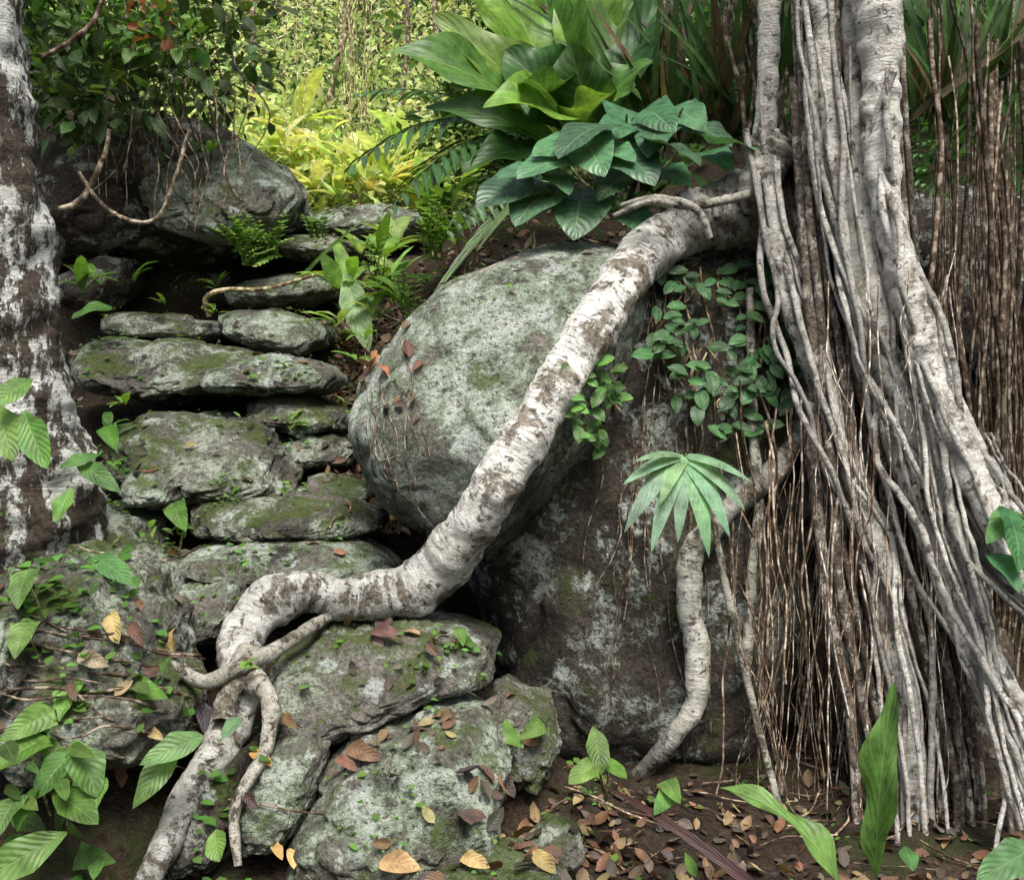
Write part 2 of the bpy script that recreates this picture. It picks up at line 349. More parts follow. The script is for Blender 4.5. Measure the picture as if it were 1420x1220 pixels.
steps=[ # outline, distance, half thickness, mat
([(430,322),(440,298),(475,283),(530,285),(590,296),(600,318),(560,338),(480,340)],7.1,.3,M_step2),
([(386,345),(400,328),(450,325),(508,345),(505,362),(440,365),(395,362)],6.6,.25,M_step),
([(400,310),(408,292),(425,287),(440,300),(436,322),(412,326)],7.0,.2,M_step),
([(316,412),(335,398),(400,383),(463,380),(466,408),(430,426),(340,432)],6.1,.28,M_step2),
([(148,445),(170,432),(240,437),(320,450),(335,465),(300,478),(200,474),(155,468)],5.7,.28,M_step),
([(303,440),(330,430),(400,432),(456,452),(458,480),(430,497),(370,492),(320,470)],5.55,.28,M_step2),
([(112,485),(150,465),(230,472),(330,480),(385,495),(370,530),(320,552),(250,562),(160,550),(118,525)],5.25,.34,M_step),
([(288,520),(320,505),(385,490),(440,500),(482,520),(470,545),(400,552),(330,548),(292,545)],4.95,.3,M_step2),
([(345,560),(370,543),(430,548),(492,575),(485,597),(430,606),(360,590)],4.9,.26,M_step),
([(400,612),(420,598),(470,600),(497,622),(488,645),(430,648),(402,640)],4.75,.22,M_step),
([(160,595),(190,572),(260,568),(350,578),(400,610),(425,650),(420,685),(350,700),(240,690),(180,665)],4.6,.34,M_step),
([(186,650),(230,640),(262,662),(255,695),(205,700),(184,685)],4.3,.2,M_step2),
([(268,704),(290,690),(380,683),(470,688),(530,708),(535,728),(500,740),(380,746),(290,740)],4.25,.3,M_step),
([(425,660),(460,655),(510,668),(520,690),(470,700),(430,690)],4.5,.2,M_step),
([(258,772),(300,752),(380,744),(480,748),(545,768),(560,788),(500,802),(380,802),(280,796)],4.0,.28,M_step2),
([(232,840),(262,812),(330,795),(355,800),(340,850),(310,885),(255,895),(236,870)],3.75,.22,M_step2),
([(378,935),(400,890),(450,872),(540,862),(640,868),(685,885),(690,925),(640,945),(560,965),(490,990),(430,1003),(390,985)],3.55,.34,M_step),
([(340,1120),(355,1060),(380,1025),(430,1012),(455,1035),(440,1100),(410,1145),(365,1153)],3.1,.2,M_step2),
([(425,1180),(432,1130),(455,1050),(510,1010),(600,992),(660,1000),(700,1040),(705,1090),(680,1150),(600,1185),(500,1200)],3.15,.32,M_step2),
([(665,985),(700,950),(765,975),(775,1020),(745,1075),(700,1060)],3.45,.2,M_step),
([(480,1010),(530,975),(640,960),(690,990),(640,1030),(540,1040)],3.5,.25,M_step),
([(20,800),(80,765),(150,780),(230,860),(275,950),(270,1010),(160,1040),(60,1010),(10,920)],3.2,.35,M_step),
([(-60,860),(-10,800),(50,830),(70,930),(20,1010),(-50,990)],3.0,.3,M_step2),
([(180,790),(215,762),(262,775),(270,810),(225,835),(190,820)],4.0,.2,M_step2),
([(255,1110),(300,1050),(345,1040),(350,1110),(320,1170),(270,1180)],3.05,.2,M_deep),
([(730,1170),(760,1145),(800,1150),(810,1180),(770,1195),(735,1190)],2.95,.1,M_step),
([(100,720),(140,700),(200,720),(230,770),(170,790),(110,770)],4.1,.25,M_step),
([(560,1240),(640,1195),(760,1200),(800,1240),(700,1270)],2.75,.2,M_step),
]
for i,(o,d,t,m) in enumerate(steps):
    rock('stepping_stone',o,d,t,m,20+i,6 if (d<3.8 or i in(10,6,12,14)) else 5,.20,.7 if d<3.9 else 1.25,.48,.75,1.0,None,.10)
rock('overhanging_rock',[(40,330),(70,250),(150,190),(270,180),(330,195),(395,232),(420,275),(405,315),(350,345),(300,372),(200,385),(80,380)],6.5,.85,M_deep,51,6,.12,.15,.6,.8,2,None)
rock('overhanging_rock',[(180,255),(215,185),(270,172),(320,182),(395,228),(422,278),(402,320),(330,345),(240,330)],5.95,.3,M_step2,52,6,.14,.7,.6,.8,2,None)
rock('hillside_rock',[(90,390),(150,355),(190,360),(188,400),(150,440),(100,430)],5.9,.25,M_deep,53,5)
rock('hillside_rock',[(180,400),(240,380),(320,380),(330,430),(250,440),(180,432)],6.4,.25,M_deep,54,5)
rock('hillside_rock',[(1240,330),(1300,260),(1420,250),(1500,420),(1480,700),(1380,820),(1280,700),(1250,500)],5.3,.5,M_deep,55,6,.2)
BV=BVHTree.FromPolygons(allv,allf)
def drop(x,y,z0=9.0):
    h=BV.ray_cast(Vector((x,y,z0)),Vector((0,0,-1))); return h[0],h[1],(h[2] is not None and h[2]>=NG)
def see(u,v,dflt=4.0):
    a=Vector((0,0,CZ)); h=BV.ray_cast(a,(W(u,v,1)-a).normalized()); return (h[0],h[1]) if h[0] else (W(u,v,dflt),Vector((0,-1,0)))

# ---------------------------------------------------------------- fig tree with roots
fig=empty('strangler_fig_tree')
B=Batch(); mr=[(1160,285,None,50),(1090,290,None,47),(1030,292,None,46),(960,308,None,40),(905,345,None,37),(865,395,None,35),(825,455,None,33),(785,515,None,32),(745,580,None,31),(705,645,None,33),(662,715,None,35),(618,780,3.62,39),(565,822,3.6,37),(490,830,3.6,33),(420,822,3.55,32),(362,840,3.45,32),(333,890,3.35,30),(336,950,3.22,30),(318,1010,3.12,27),(288,1062,3.0,23),(255,1112,2.92,20),(225,1180,2.8,18),(185,1260,2.65,15)]
pr=[]
for i,(u,v,d,r) in enumerate(mr):
    if d is None:
        d=snap(u,v,.02,4.0) if i>2 else 3.95
    pr.append([u,v,d,r])
for _ in range(3):
    for i in range(3,len(pr)-1): pr[i][2]=.25*pr[i-1][2]+.5*pr[i][2]+.25*pr[i+1][2]
for i in range(4,11): pr[i][2]=min(pr[i][2],snap(pr[i][0],pr[i][1],.04,4.0))
g=lambda a:(a,a*.99,a*.95)
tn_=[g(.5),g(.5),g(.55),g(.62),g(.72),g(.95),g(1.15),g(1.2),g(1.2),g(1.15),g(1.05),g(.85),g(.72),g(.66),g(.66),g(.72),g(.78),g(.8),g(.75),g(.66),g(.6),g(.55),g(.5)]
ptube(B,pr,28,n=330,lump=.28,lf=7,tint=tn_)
B.build('main_root',M_root,fig)
B=Batch()
sr=[[(455,855,3.5,9),(430,870,3.42,10),(385,900,3.25,11),(330,925,3.12,12),(285,945,3.08,11),(230,920,3.1,7),(150,895,3.0,6),(60,870,2.95,5),(-30,850,2.9,4)],
[(350,940,3.15,17),(375,975,3.1,13),(368,1040,3.0,10),(345,1080,2.9,9),(325,1130,2.85,8),(330,1200,2.8,6)],
[(345,900,3.2,16),(318,960,3.1,15),(310,1000,3.05,13)],
[(1080,200,3.8,40),(1050,260,3.8,25),(1040,300,3.8,12)],
[(1040,270,3.75,7),(960,285,3.72,7),(900,280,3.7,5),(850,300,3.7,3)],
[(985,330,3.72,5),(965,290,3.7,6),(910,275,3.72,5),(860,285,3.75,3)]]
for s in sr: ptube(B,s,12,n=60,lump=.25,lf=14,col=(.7,.67,.6))
s2=[(1125,470,11),(1120,540,13),(1110,600,15),(1065,665,17),(1000,715,17),(962,765,17),(955,830,17),(965,900,18),(965,970,15),(930,1030,13),(885,1075,12),(840,1110,9)]
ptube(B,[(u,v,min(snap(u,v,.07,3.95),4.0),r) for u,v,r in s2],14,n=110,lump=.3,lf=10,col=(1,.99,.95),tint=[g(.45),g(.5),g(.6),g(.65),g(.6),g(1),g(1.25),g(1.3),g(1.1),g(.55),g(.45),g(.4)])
s3=[(1040,400,5),(1042,500,6),(1045,600,7),(1052,700,8),(1045,780,8),(1040,850,8),(1035,920,7)]
ptube(B,[(u,v,min(snap(u,v,.07,3.85),3.9),r) for u,v,r in s3],8,n=60,lump=.2,lf=14,col=(.8,.78,.7))
s4=[(985,690,5),(1000,780,6),(1015,850,7),(1040,960,7),(1070,1080,7),(1100,1200,7)]
ptube(B,[(u,v,3.65-.05*i,r*.8) for i,(u,v,r) in enumerate(s4)],8,n=60,lump=.2,lf=14,col=(.6,.57,.5))
B.build('side_roots',M_root,fig)
B=Batch(); 
big=[
[(1070,-900,3.8,12),(1070,-160,3.8,14),(1066,60,3.8,15),(1062,180,3.8,15),(1075,300,3.75,16),(1092,400,3.7,16),(1120,480,3.65,17),(1150,560,3.6,17),(1185,660,3.55,16),(1215,750,3.5,14),(1245,850,3.45,12),(1270,1000,3.4,10),(1285,1230,3.3,9)],
[(1132,-900,3.6,14),(1132,-160,3.6,17),(1143,60,3.6,18),(1152,180,3.6,18),(1172,330,3.6,19),(1200,430,3.55,19),(1235,520,3.5,19),(1282,620,3.45,20),(1335,705,3.4,21),(1395,790,3.35,22),(1470,880,3.2,22)],
[(1205,-900,3.6,36),(1212,-160,3.5,36),(1215,0,3.5,32),(1222,100,3.5,26),(1222,200,3.5,25),(1232,300,3.47,22),(1252,390,3.45,22),(1278,480,3.4,22),(1312,580,3.35,22),(1352,670,3.3,22),(1405,770,3.2,22),(1470,860,3.1,22)],
[(1178,-900,3.62,12),(1178,-160,3.62,12),(1182,60,3.6,13),(1192,200,3.58,13),(1203,330,3.55,14),(1225,450,3.5,13),(1240,560,3.5,13),(1262,680,3.45,13),(1305,800,3.4,13),(1350,920,3.3,14),(1400,1050,3.2,14),(1450,1180,3.1,14)],
[(1112,120,3.8,15),(1120,300,3.75,16),(1138,450,3.7,16),(1160,600,3.65,16),(1195,720,3.6,15),(1228,850,3.5,14),(1255,1000,3.4,13),(1275,1240,3.3,12)],
[(1240,330,3.5,10),(1262,450,3.45,11),(1290,560,3.4,12),(1312,700,3.35,13),(1352,850,3.3,13),(1390,1000,3.2,14),(1440,1150,3.1,14)],
[(1160,250,3.65,9),(1190,420,3.6,10),(1215,540,3.55,11),(1245,640,3.5,12),(1290,740,3.4,12),(1350,860,3.3,12),(1430,1000,3.15,12)],
[(1245,300,3.52,8),(1300,480,3.45,9),(1345,600,3.4,10),(1400,700,3.3,10),(1460,800,3.2,10)],
]
for s in big: ptube(B,s,16,n=190,lump=.28,lf=12,tint=[g(1.08)]*(len(s)//2)+[g(.98)]*(len(s)-len(s)//2))
for i in range(40):
    k=rng.integers(0,len(big)); s=big[k][1:] if len(big[k])>10 else big[k]; o=rng.normal(0,20,2); r=rng.uniform(2,6); i0=rng.integers(0,3)
    ptube(B,[(a[0]+o[0]+rng.normal(0,8)+j*rng.uniform(-3,4),a[1],a[2]-.05+rng.normal(0,.03),r*(1-.02*j)) for j,a in enumerate(s[i0:])],6,n=90,lump=.15,lf=14,jit=.006,col=np.array((1,.98,.94))*rng.uniform(.7,1.15))
B.build('pale_aerial_roots',M_rootp,fig)
B=Batch()
ptube(B,[(1170,-900,4.05,50),(1170,-160,4.05,55),(1165,60,4.05,55),(1165,200,4.05,60),(1175,300,4.0,66),(1205,450,3.95,60),(1240,600,3.9,60),(1290,780,3.8,60),(1330,950,3.75,62),(1360,1250,3.7,60)],30,n=170,lump=.35,lf=9,col=(.5,.45,.4))
for i in range(60):
    u0=rng.uniform(1110,1270); u1=u0+rng.normal(70,25); r=rng.uniform(3,8); d=rng.uniform(3.55,3.85)
    ptube(B,[(u0-20,rng.uniform(-100,350),d,r*.7),(u0+5,450,d,r),((u0*.6+u1*.4),650,d-.05,r),((u0*.3+u1*.7)+10,850,d-.12,r),(u1+30,1050,d-.2,r*.9),(u1+40,1250,d-.3,r*.8)],6,n=60,lump=.15,lf=14,jit=.008,col=np.array((1,.96,.92))*rng.uniform(.6,1.25))
B.build('woven_trunk_roots',M_woven,fig)
B=Batch()   # limbs carrying the crown above
for (x,y,z) in [(2.0,4.3,7.6),(2.9,3.9,7.0),(1.6,4.6,8.3),(2.4,5.0,7.6),(3.4,4.6,7.4)]:
    tube(B,[(1.2,3.9,4.6),(1.35,3.95,5.6),(1.2+(x-1.2)*.5,(y+3.9)/2,6.4),(x,y,z)],[.13,.12,.08,.02],10,n=30,lump=.15)
B.build('limbs',M_rootp,fig)
B=Batch()
for i in range(120):   # fine hanging roots
    u0=rng.uniform(1115,1320)+rng.normal(0,10); d=rng.uniform(3.3,3.9); v0=rng.uniform(350,800); r=rng.uniform(.5,1.8)
    ln=rng.uniform(250,700); u1=u0+rng.normal(16,28)
    c=(.75,.57,.45) if rng.random()<.3 else (1.25,1.22,1.17)
    ptube(B,[(u0+(u1-u0)*t+rng.normal(0,6),v0+ln*t,d,r*(1-.5*t)) for t in np.linspace(0,1,7)],4,n=30,jit=.006,col=c)
for i in range(26):
    u0=rng.uniform(850,1130); v0=rng.uniform(330,700); r=rng.uniform(.5,1.3); ln=rng.uniform(200,550); u1=u0+rng.normal(0,30); pp=[]
    for t in np.linspace(0,1,7):
        u=u0+(u1-u0)*t+rng.normal(0,6); v=v0+ln*t; pp.append((u,v,min(snap(u,v,.02,3.9),4.1),r))
    ptube(B,pp,4,n=34,jit=.005,col=(.6,.54,.46))
for i in range(40):  # loose strands beside the lower right of the boulder
    u0=rng.uniform(1010,1160); v0=rng.uniform(520,850)-(u0-1010)*.3; ln=rng.uniform(300,560); u1=u0+rng.normal(5,40); d=rng.uniform(3.45,3.8); r=rng.choice([.5,.7,1,1.4,2.0])
    ptube(B,[(u0+(u1-u0)*t+rng.normal(0,8),v0+ln*t,min(d,snap(u0,v0+ln*t,.03,3.9)) ,r*(1-.4*t)) for t in np.linspace(0,1,7)],4,n=36,jit=.009,col=np.array((.8,.7,.6))*rng.uniform(.35,1.3))
for i in range(60):
    u0=rng.uniform(1290,1440); d=rng.uniform(4.0,4.8); v0=rng.uniform(-100,300); r=rng.choice([.7,1,1.5,2.2,4])
    ptube(B,[(u0+rng.normal(0,7)+t*rng.uniform(-15,25),v0+(1000)*t,d,r) for t in np.linspace(0,1,7)],5,n=36,jit=.014,col=np.array((.5,.45,.39))*rng.uniform(.4,1.4))
for i in range(26):
    u0=rng.uniform(980,1100); d=rng.uniform(4.3,5.2); r=rng.uniform(1.,3.5)
    ptube(B,[(u0+rng.normal(0,8)+t*30,-120+330*t,d,r) for t in np.linspace(0,1,5)],5,n=20,jit=.01,col=(.5,.46,.4))
for i in range(12):
    u0=rng.uniform(505,570); v0=rng.uniform(450,560)
    pp=[]
    for t in np.linspace(0,1,6):
        u=u0+(rng.normal(0,6))-t*30+ (t**2)*60; v=v0+t*rng.uniform(150,220); pp.append((u,v,min(snap(u,v,.006,4.4),4.5),rng.uniform(.4,.8)))
    ptube(B,pp,4,n=24,jit=.003,col=(.6,.52,.46))
B.build('hanging_rootlets',M_vine,fig)

# left trunk
lt=empty('lichen_covered_tree'); B=Batch()
ptube(B,[(-150,-1500,3.7,20),(-90,-900,3.7,28),(-40,-500,3.7,34),(-28,-200,3.7,38),(-20,0,3.7,44),(-5,150,3.7,52),(8,300,3.7,56),(25,430,3.7,60),(38,540,3.7,64),(50,640,3.7,72),(50,760,3.7,85),(50,900,3.7,95)],30,n=240,lump=.3,lf=7)
for (x,y,z) in [(-3.2,3.4,6.8),(-2.2,3.3,7.4),(-3.0,4.4,7.2)]:
    tube(B,[(-2.05,3.7,4.6),(-2.2,3.7,5.4),((x-2.2)/2,(y+3.7)/2,6.2),(x,y,z)],[.07,.06,.04,.012],8,n=24,lump=.15)
B.build('trunk',M_ltree,lt)

# ---------------------------------------------------------------- plants
def ell(n,c,r):
    p=nrm(rng.normal(size=(n,3)))*rng.uniform(.35,1,(n,1))**.5; return np.array(c)+p*np.array(r)
def bush(B,c,r,n,size,col,kind='ovate',asp=.5,nl=3,droop=.6,cvar=.35):
    P=ell(n,c,r); d=nrm((P-np.array(c))/np.array(r)+rng.normal(0,.5,(n,3))+[0,-.2,.1]); up=nrm(rng.normal(0,.45,(n,3))+[0,-.45,.8])
    L=size*rng.uniform(.6,1.3,n); add_leaves(B,P,d,up,L,L*asp,rng.uniform(0,droop*1.6,n),rng.uniform(0,.5,n),col,kind,nl,2,0,cvar)
def rosette(B,c,n,L,wd,col,kind='oblong',spread=1.0,nl=8,nw=4,wav=.05,face=-.5,droop=.9,cvar=.2):
    c=np.array(c); az=rng.uniform(0,6.28,n)+np.arange(n)*2.4; el=rng.uniform(.25,1.25,n)
    d=np.stack([np.cos(az)*np.cos(el)*spread,np.sin(az)*np.cos(el)*spread*.8+face*.3,np.sin(el)],-1)
    up=np.tile([0,0,1.],(n,1))-d*.3+[0,-.25,0]
    Ls=L*rng.uniform(.6,1.15,n); add_leaves(B,np.tile(c,(n,1))+rng.normal(0,.01,(n,3)),d,up,Ls,Ls*wd,rng.uniform(.4,1.3,n)*droop,.25,col,kind,nl,nw,wav,cvar)
B=Batch()
for i in range(16): bush(B,(2.5+rng.normal(0,.75),4.4+rng.normal(0,.6),7.5+rng.normal(0,.4)),(.6,.6,.4),90,.13,(.05,.11,.025),nl=2)
B.build('crown',M_small,fig)
B=Batch()
for i in range(10): bush(B,(-2.8+rng.normal(0,.5),3.8+rng.normal(0,.5),7.0+rng.normal(0,.3)),(.5,.5,.35),80,.11,(.05,.11,.025),nl=2)
B.build('crown',M_small,lt)

# hillside vegetation; the strong daylight there is put into brighter leaf colours
B=Batch()
for i in range(330):
    y=rng.uniform(8,24) if i<210 else rng.uniform(7.6,11); x=rng.uniform(-.42,.2)*y*1.15+rng.normal(0,.4) if i<210 else rng.uniform(-.34,.02)*y
    if y<9.0 and x<-2.9: continue
    z=H(x,y,False); r=rng.uniform(.35,.8)*(y/12)**.6
    yel=rng.random()
    col=np.array((.24,.35,.10))*(1-yel*.4)+np.array((.66,.70,.38))*yel**1.4*.95
    if rng.random()<.15: col=np.array((.08,.15,.045))
    bush(B,(x,y,z+r*rng.uniform(.2,1.5 if y>9.5 else .7)),(r,r*.8,r*.9),int(115),.095*(y/10)**.5*rng.uniform(.5,1.5),col*1.05,nl=2)
B.build('hillside_foliage',M_back)
B=Batch()
for i in range(110):
    y=rng.uniform(6,11); x=rng.uniform(-.06,.62)*y*1.0
    if x<.0 and y<7.5: continue
    z=max(H(x,y,False),1.5); r=rng.uniform(.3,.6)
    bush(B,(x,y,z+r*rng.uniform(.2,2.6)),(r,r,r),90,.17*rng.uniform(.6,1.4),np.array((.04,.085,.024))*rng.uniform(.5,1.7),'lance',.35,nl=2)
for i in range(50):
    y=rng.uniform(12,22); x=rng.uniform(-.1,.62)*y; r=rng.uniform(.8,1.6)
    bush(B,(x,y,H(x,y,False)+r*rng.uniform(.5,2.5)),(r,r,r),120,.25,np.array((.08,.15,.04))*rng.uniform(.6,1.8),nl=2)
B.build('shaded_forest_foliage',M_small)
B=Batch()
for i in range(85):
    u=rng.uniform(-60,340); v=rng.uniform(-80,165)-max(0,u-200)*.25; d=rng.uniform(5.2,6.9); r=rng.uniform(.10,.3)
    bush(B,W(u,v,d),(r*1.4,r,r),int(44),rng.uniform(.06,.13),np.array((.07,.14,.032))*rng.choice([.5,.8,1.1,1.7,2.8]),'ovate',.6)
for i in range(3):
    bush(B,W(215+rng.normal(0,14),24+rng.normal(0,12),5.2),(.08,.07,.07),5,.13,(.36,.12,.05),'ovate',.5)
B.build('bank_shrub_foliage',M_leaf)
B=Batch()
for i in range(34):
    u0=rng.uniform(60,330); v0=rng.uniform(-20,150); d=rng.uniform(5.2,5.6); a=rng.normal(0,50)
    ptube(B,[(u0,v0,d,rng.uniform(.6,1.6)),(u0+a*.3,v0+60,d,1.2),(u0+a*.8,v0+120,d,1.),(u0+a*.8+rng.normal(0,20),v0+rng.uniform(150,230),d,.6)],4,n=20,jit=.012,col=(.55,.5,.42))
ptube(B,[(80,290,5.0,4),(110,280,5.0,5),(140,230,5.0,4),(150,180,5.0,3)],6,n=30,jit=.006,col=(.7,.65,.55))
ptube(B,[(110,240,5.0,3),(150,290,5.0,3),(210,308,5.0,3),(240,250,5.0,3),(262,180,5.0,3)],6,n=30,jit=.006,col=(.7,.65,.55))
ptube(B,[(60,80,4.6,4),(120,40,4.6,4),(155,-20,4.6,3)],6,n=30,jit=.006,col=(.6,.5,.4))
ptube(B,[(290,440,5.4,4),(286,415,5.4,4),(310,402,5.4,3.5),(370,400,5.4,3),(440,380,5.5,2)],6,n=30,jit=.004,col=(.7,.65,.45))
B.build('hanging_twigs',M_vine)

# large bird's nest anthurium
an=empty('birds_nest_anthurium'); B=Batch(); G1=(.085,.19,.03); G2=(.15,.29,.045); G3=(.045,.12,.028)
for (b,t,w,c,dr) in [
 ((770,200,5.0),(540,72,4.6),95,G1,.9),((775,190,5.0),(600,20,4.8),80,G2,.7),((790,190,5.1),(665,-60,5.1),120,G2,.5),
 ((800,180,5.1),(735,-110,5.2),115,G1,.4),((815,180,5.1),(800,-120,5.2),100,G2,.4),((830,180,5.0),(880,-60,5.2),90,G1,.5),
 ((820,190,4.9),(905,85,4.7),75,G1,1.0),((800,200,4.9),(670,150,4.4),85,G2,1.2),((800,200,4.9),(730,110,4.4),80,G3,1.1),
 ((830,190,4.9),(930,-20,5.0),70,G3,.6),((800,180,4.9),(700,70,4.8),110,G3,.7),((830,180,4.8),(790,60,4.6),90,G3,.9),
 ((780,215,4.8),(640,240,4.5),60,G3,.9),((800,200,4.8),(850,130,4.5),80,G2,1.0),((780,210,4.7),(590,150,4.7),60,G3,.9),
 ((860,190,5.2),(1000,-80,5.4),60,G3,.4),((870,190,5.2),(955,30,5.2),55,G3,.6),((740,120,5.6),(690,-100,5.6),70,G2,.4),((740,120,5.6),(625,-60,5.6),60,G2,.6)]:
    leaf_to(B,W(*b),W(*t),w*b[2]/F*1.1,dr,(.5*random.uniform(-1,1),-.75,.55),c,'oblong',30,10,.34,.15)
B.build('leaves',M_leaf,an)
B=Batch()
for i in range(14):
    u=rng.uniform(760,860); ptube(B,[(u,250,4.9,4),(u+rng.normal(0,15),190,4.95,4),(u+rng.normal(0,40),110,5.0,3)],6,n=12,col=(.7,.9,.4))
B.build('stems',M_vine,an)
B=Batch()
def frond(B,a,b,sag,nlf,L,wd,col,up=(0,-.3,1)):
    a=np.array(a);b=np.array(b);pts=[a+(b-a)*t+np.array([0,0,sag*4*t*(1-t)]) for t in np.linspace(0,1,12)]
    tube(B,pts,np.linspace(.006,.002,12),5,n=24,col=np.array(col))
    C=catmull(pts,nlf); T=nrm(np.gradient(C,axis=0)); sd=nrm(np.cross(T,up))
    t=np.linspace(0,1,nlf); Ls=L*np.sin(np.pi*(t*.8+.15))**.7
    for s in (1,-1):
        d=sd*s+T*.65+rng.normal(0,.06,(nlf,3)); add_leaves(B,C,d,up,Ls,wd,.5,.2,col,'lance',5,2,0,.15)
for a,b,sg in [((730,190,4.9),(490,230,4.6),.15),((740,200,4.9),(545,285,4.5),.15),((730,210,4.8),(620,320,4.4),.1),((740,190,5.0),(500,130,4.9),.1),((720,230,4.8),(580,250,4.6),.1),((760,210,4.8),(650,300,4.3),.1)]:
    frond(B,W(*a),W(*b),sg,16,.26,.032,(.04,.10,.03))
for i in range(5):
    frond(B,W(1235,235+i*3,4.3),W(1300+rng.normal(0,18),195+i*20,4.1),.03,9,.1,.02,(.06,.15,.04))
B.build('palm_fronds',M_gloss)
B=Batch()
for (cu,cv,d,n) in [(930,200,5.0,34),(1010,190,4.9,30),(880,170,5.3,20),(1300,170,4.5,34),(1370,130,4.7,30),(1260,150,4.8,16),(1100,120,4.6,16)]:
    for i in range(n):
        a=rng.normal(0,.45); L=rng.uniform(120,300); b=W(cu+rng.normal(0,22),cv,d)
        dry=rng.random()<.22
        leaf_to(B,b,W(cu+rng.normal(0,22)+math.sin(a)*L,cv-math.cos(a)*L,d-rng.uniform(-.2,.4)),rng.uniform(.03,.055),rng.uniform(.1,1.0),(rng.normal(0,.3),-.8,.5),(.17,.12,.07) if dry else np.array((.06,.13,.035))*rng.uniform(.4,1.9),'blade',9,2,.35,0)
B.build('bromeliad_clump',M_leaf)
B=Batch()
leaf_to(B,W(735,255,4.5),W(590,425,4.05),.06,.35,(0,-.8,.5),(.05,.10,.03),'blade',16,4,.4,0)
leaf_to(B,W(745,250,4.5),W(660,350,4.1),.05,.35,(0,-.8,.5),(.06,.12,.03),'blade',16,4,.4,0)
B.build('strap_leaf_plant',M_gloss)

# philodendron
pe=empty('philodendron_plant')
B=Batch(); ph=[(695,272,88,-.9),(735,292,86,-.5),(752,235,84,-1.0),(798,200,84,-.6),(800,305,96,-.1),(828,225,72,.3),(846,262,66,-.5),(872,182,76,.1),(888,236,84,.5),(920,170,60,.6),(945,215,74,.8),(985,190,76,.9),(1022,203,56,1.2),(892,316,60,.6),(765,210,60,-1.2),(905,200,64,-.2),(845,188,60,-.7),(960,168,60,.6),(1000,225,50,.6),(718,243,60,-1.3),(775,255,60,.5),(940,248,50,.8),(725,260,50,.6),(860,215,54,.9)]
for i,(u,v,s,a) in enumerate(ph):
    d=3.95-.16*rng.random()+ (.15 if v<200 else 0)
    du,dv=math.sin(a)*s*.5,math.cos(a)*s*.30
    leaf_to(B,W(u-du,v-dv,d+.06),W(u+du,v+dv,d-.08),s*d/F*1.05,.5,(rng.normal(0,.3),-.60,.8),np.array((.06,.15,.07))*rng.uniform(.7,1.4),'heart',14,10,.10,.04)
B.build('leaves',M_gloss,pe)
B=Batch()
for i,(u,v,s,a) in enumerate(ph): ptube(B,[(u-math.sin(a)*s*.4,v-s*.3,4.05,2),(u*.6+870*.4,v*.7+260*.3,4.1,2),(880+rng.normal(0,30),300,4.05,2.5)],5,n=14,col=(.5,.8,.4))
B.build('petioles',M_vine,pe)

def climber(name,regs,size,col,seed):
    B=Batch(); e=empty(name); S=Batch()
    for (u0,v0,su,sv,n) in regs:
        for i in range(n):
            u=u0+rng.uniform(-1,1)*su; v=v0+rng.uniform(-1,1)*sv; d=snap(u,v,.05+.08*rng.random(),4.0); d=min(d,4.15)
            a=rng.uniform(-2.2,2.2); L=size*rng.uniform(.6,1.2)
            dr=np.array((math.sin(a),-.45,-math.cos(a)*.7)); add_leaves(B,W(u,v,d),dr,(rng.normal(0,.3),-.8,.6),L,L*.62,.5,.2,np.array(col)*rng.uniform(.6,1.5),'ovate',5,4,0,.1)
        for i in range(max(3,n//9)):
            uu=u0+rng.uniform(-1,1)*su; ptube(S,[(uu+rng.normal(0,8),v0+sv*q,min(snap(uu,v0+sv*q,.03,4.0),4.2),1.6) for q in (-1,-.3,.4,1)],5,n=16,jit=.004,col=(.6,.5,.35))
    B.build('leaves',M_gloss,e); S.build('stems',M_vine,e)
climber('climbing_vine',[(1000,390,75,30,22),(935,455,35,30,12),(985,440,80,70,32),(1065,480,30,70,22),(980,520,50,40,20),(1010,570,50,35,14),(1070,540,30,30,12),(1040,370,40,15,8)],.078,(.05,.13,.045),1)
climber('leafy_creeper',[(822,530,40,28,26),(815,590,28,30,18),(850,550,20,20,8)],.066,(.085,.20,.042),2)
e=empty('fan_palm_seedling'); B=Batch(); c0=W(948,630,3.5)
for (tu,tv,w) in [(864,672,26),(866,738,30),(903,766,28),(940,752,26),(983,772,30),(1012,745,27),(1033,708,24),(1042,668,20),(880,640,18),(915,700,24)]:
    leaf_to(B,c0+Vector(((tu-950)*.00015,0.01,0)),W(tu,tv,3.30+.05*rng.random()),w*3.4/F*1.15,.75 if tv>700 else .5,(rng.normal(0,.05),-.55,.8),(.23,.38,.22),'blade',16,4,-.15,0,cvar=.06)
B.build('leaflets',M_leaf,e)
B=Batch(); ptube(B,[(948,630,3.5,3),(985,650,3.6,3),(1010,700,3.75,3),(1020,760,3.95,3)],6,n=20,col=(.6,.8,.4)); B.build('stem',M_vine,e)

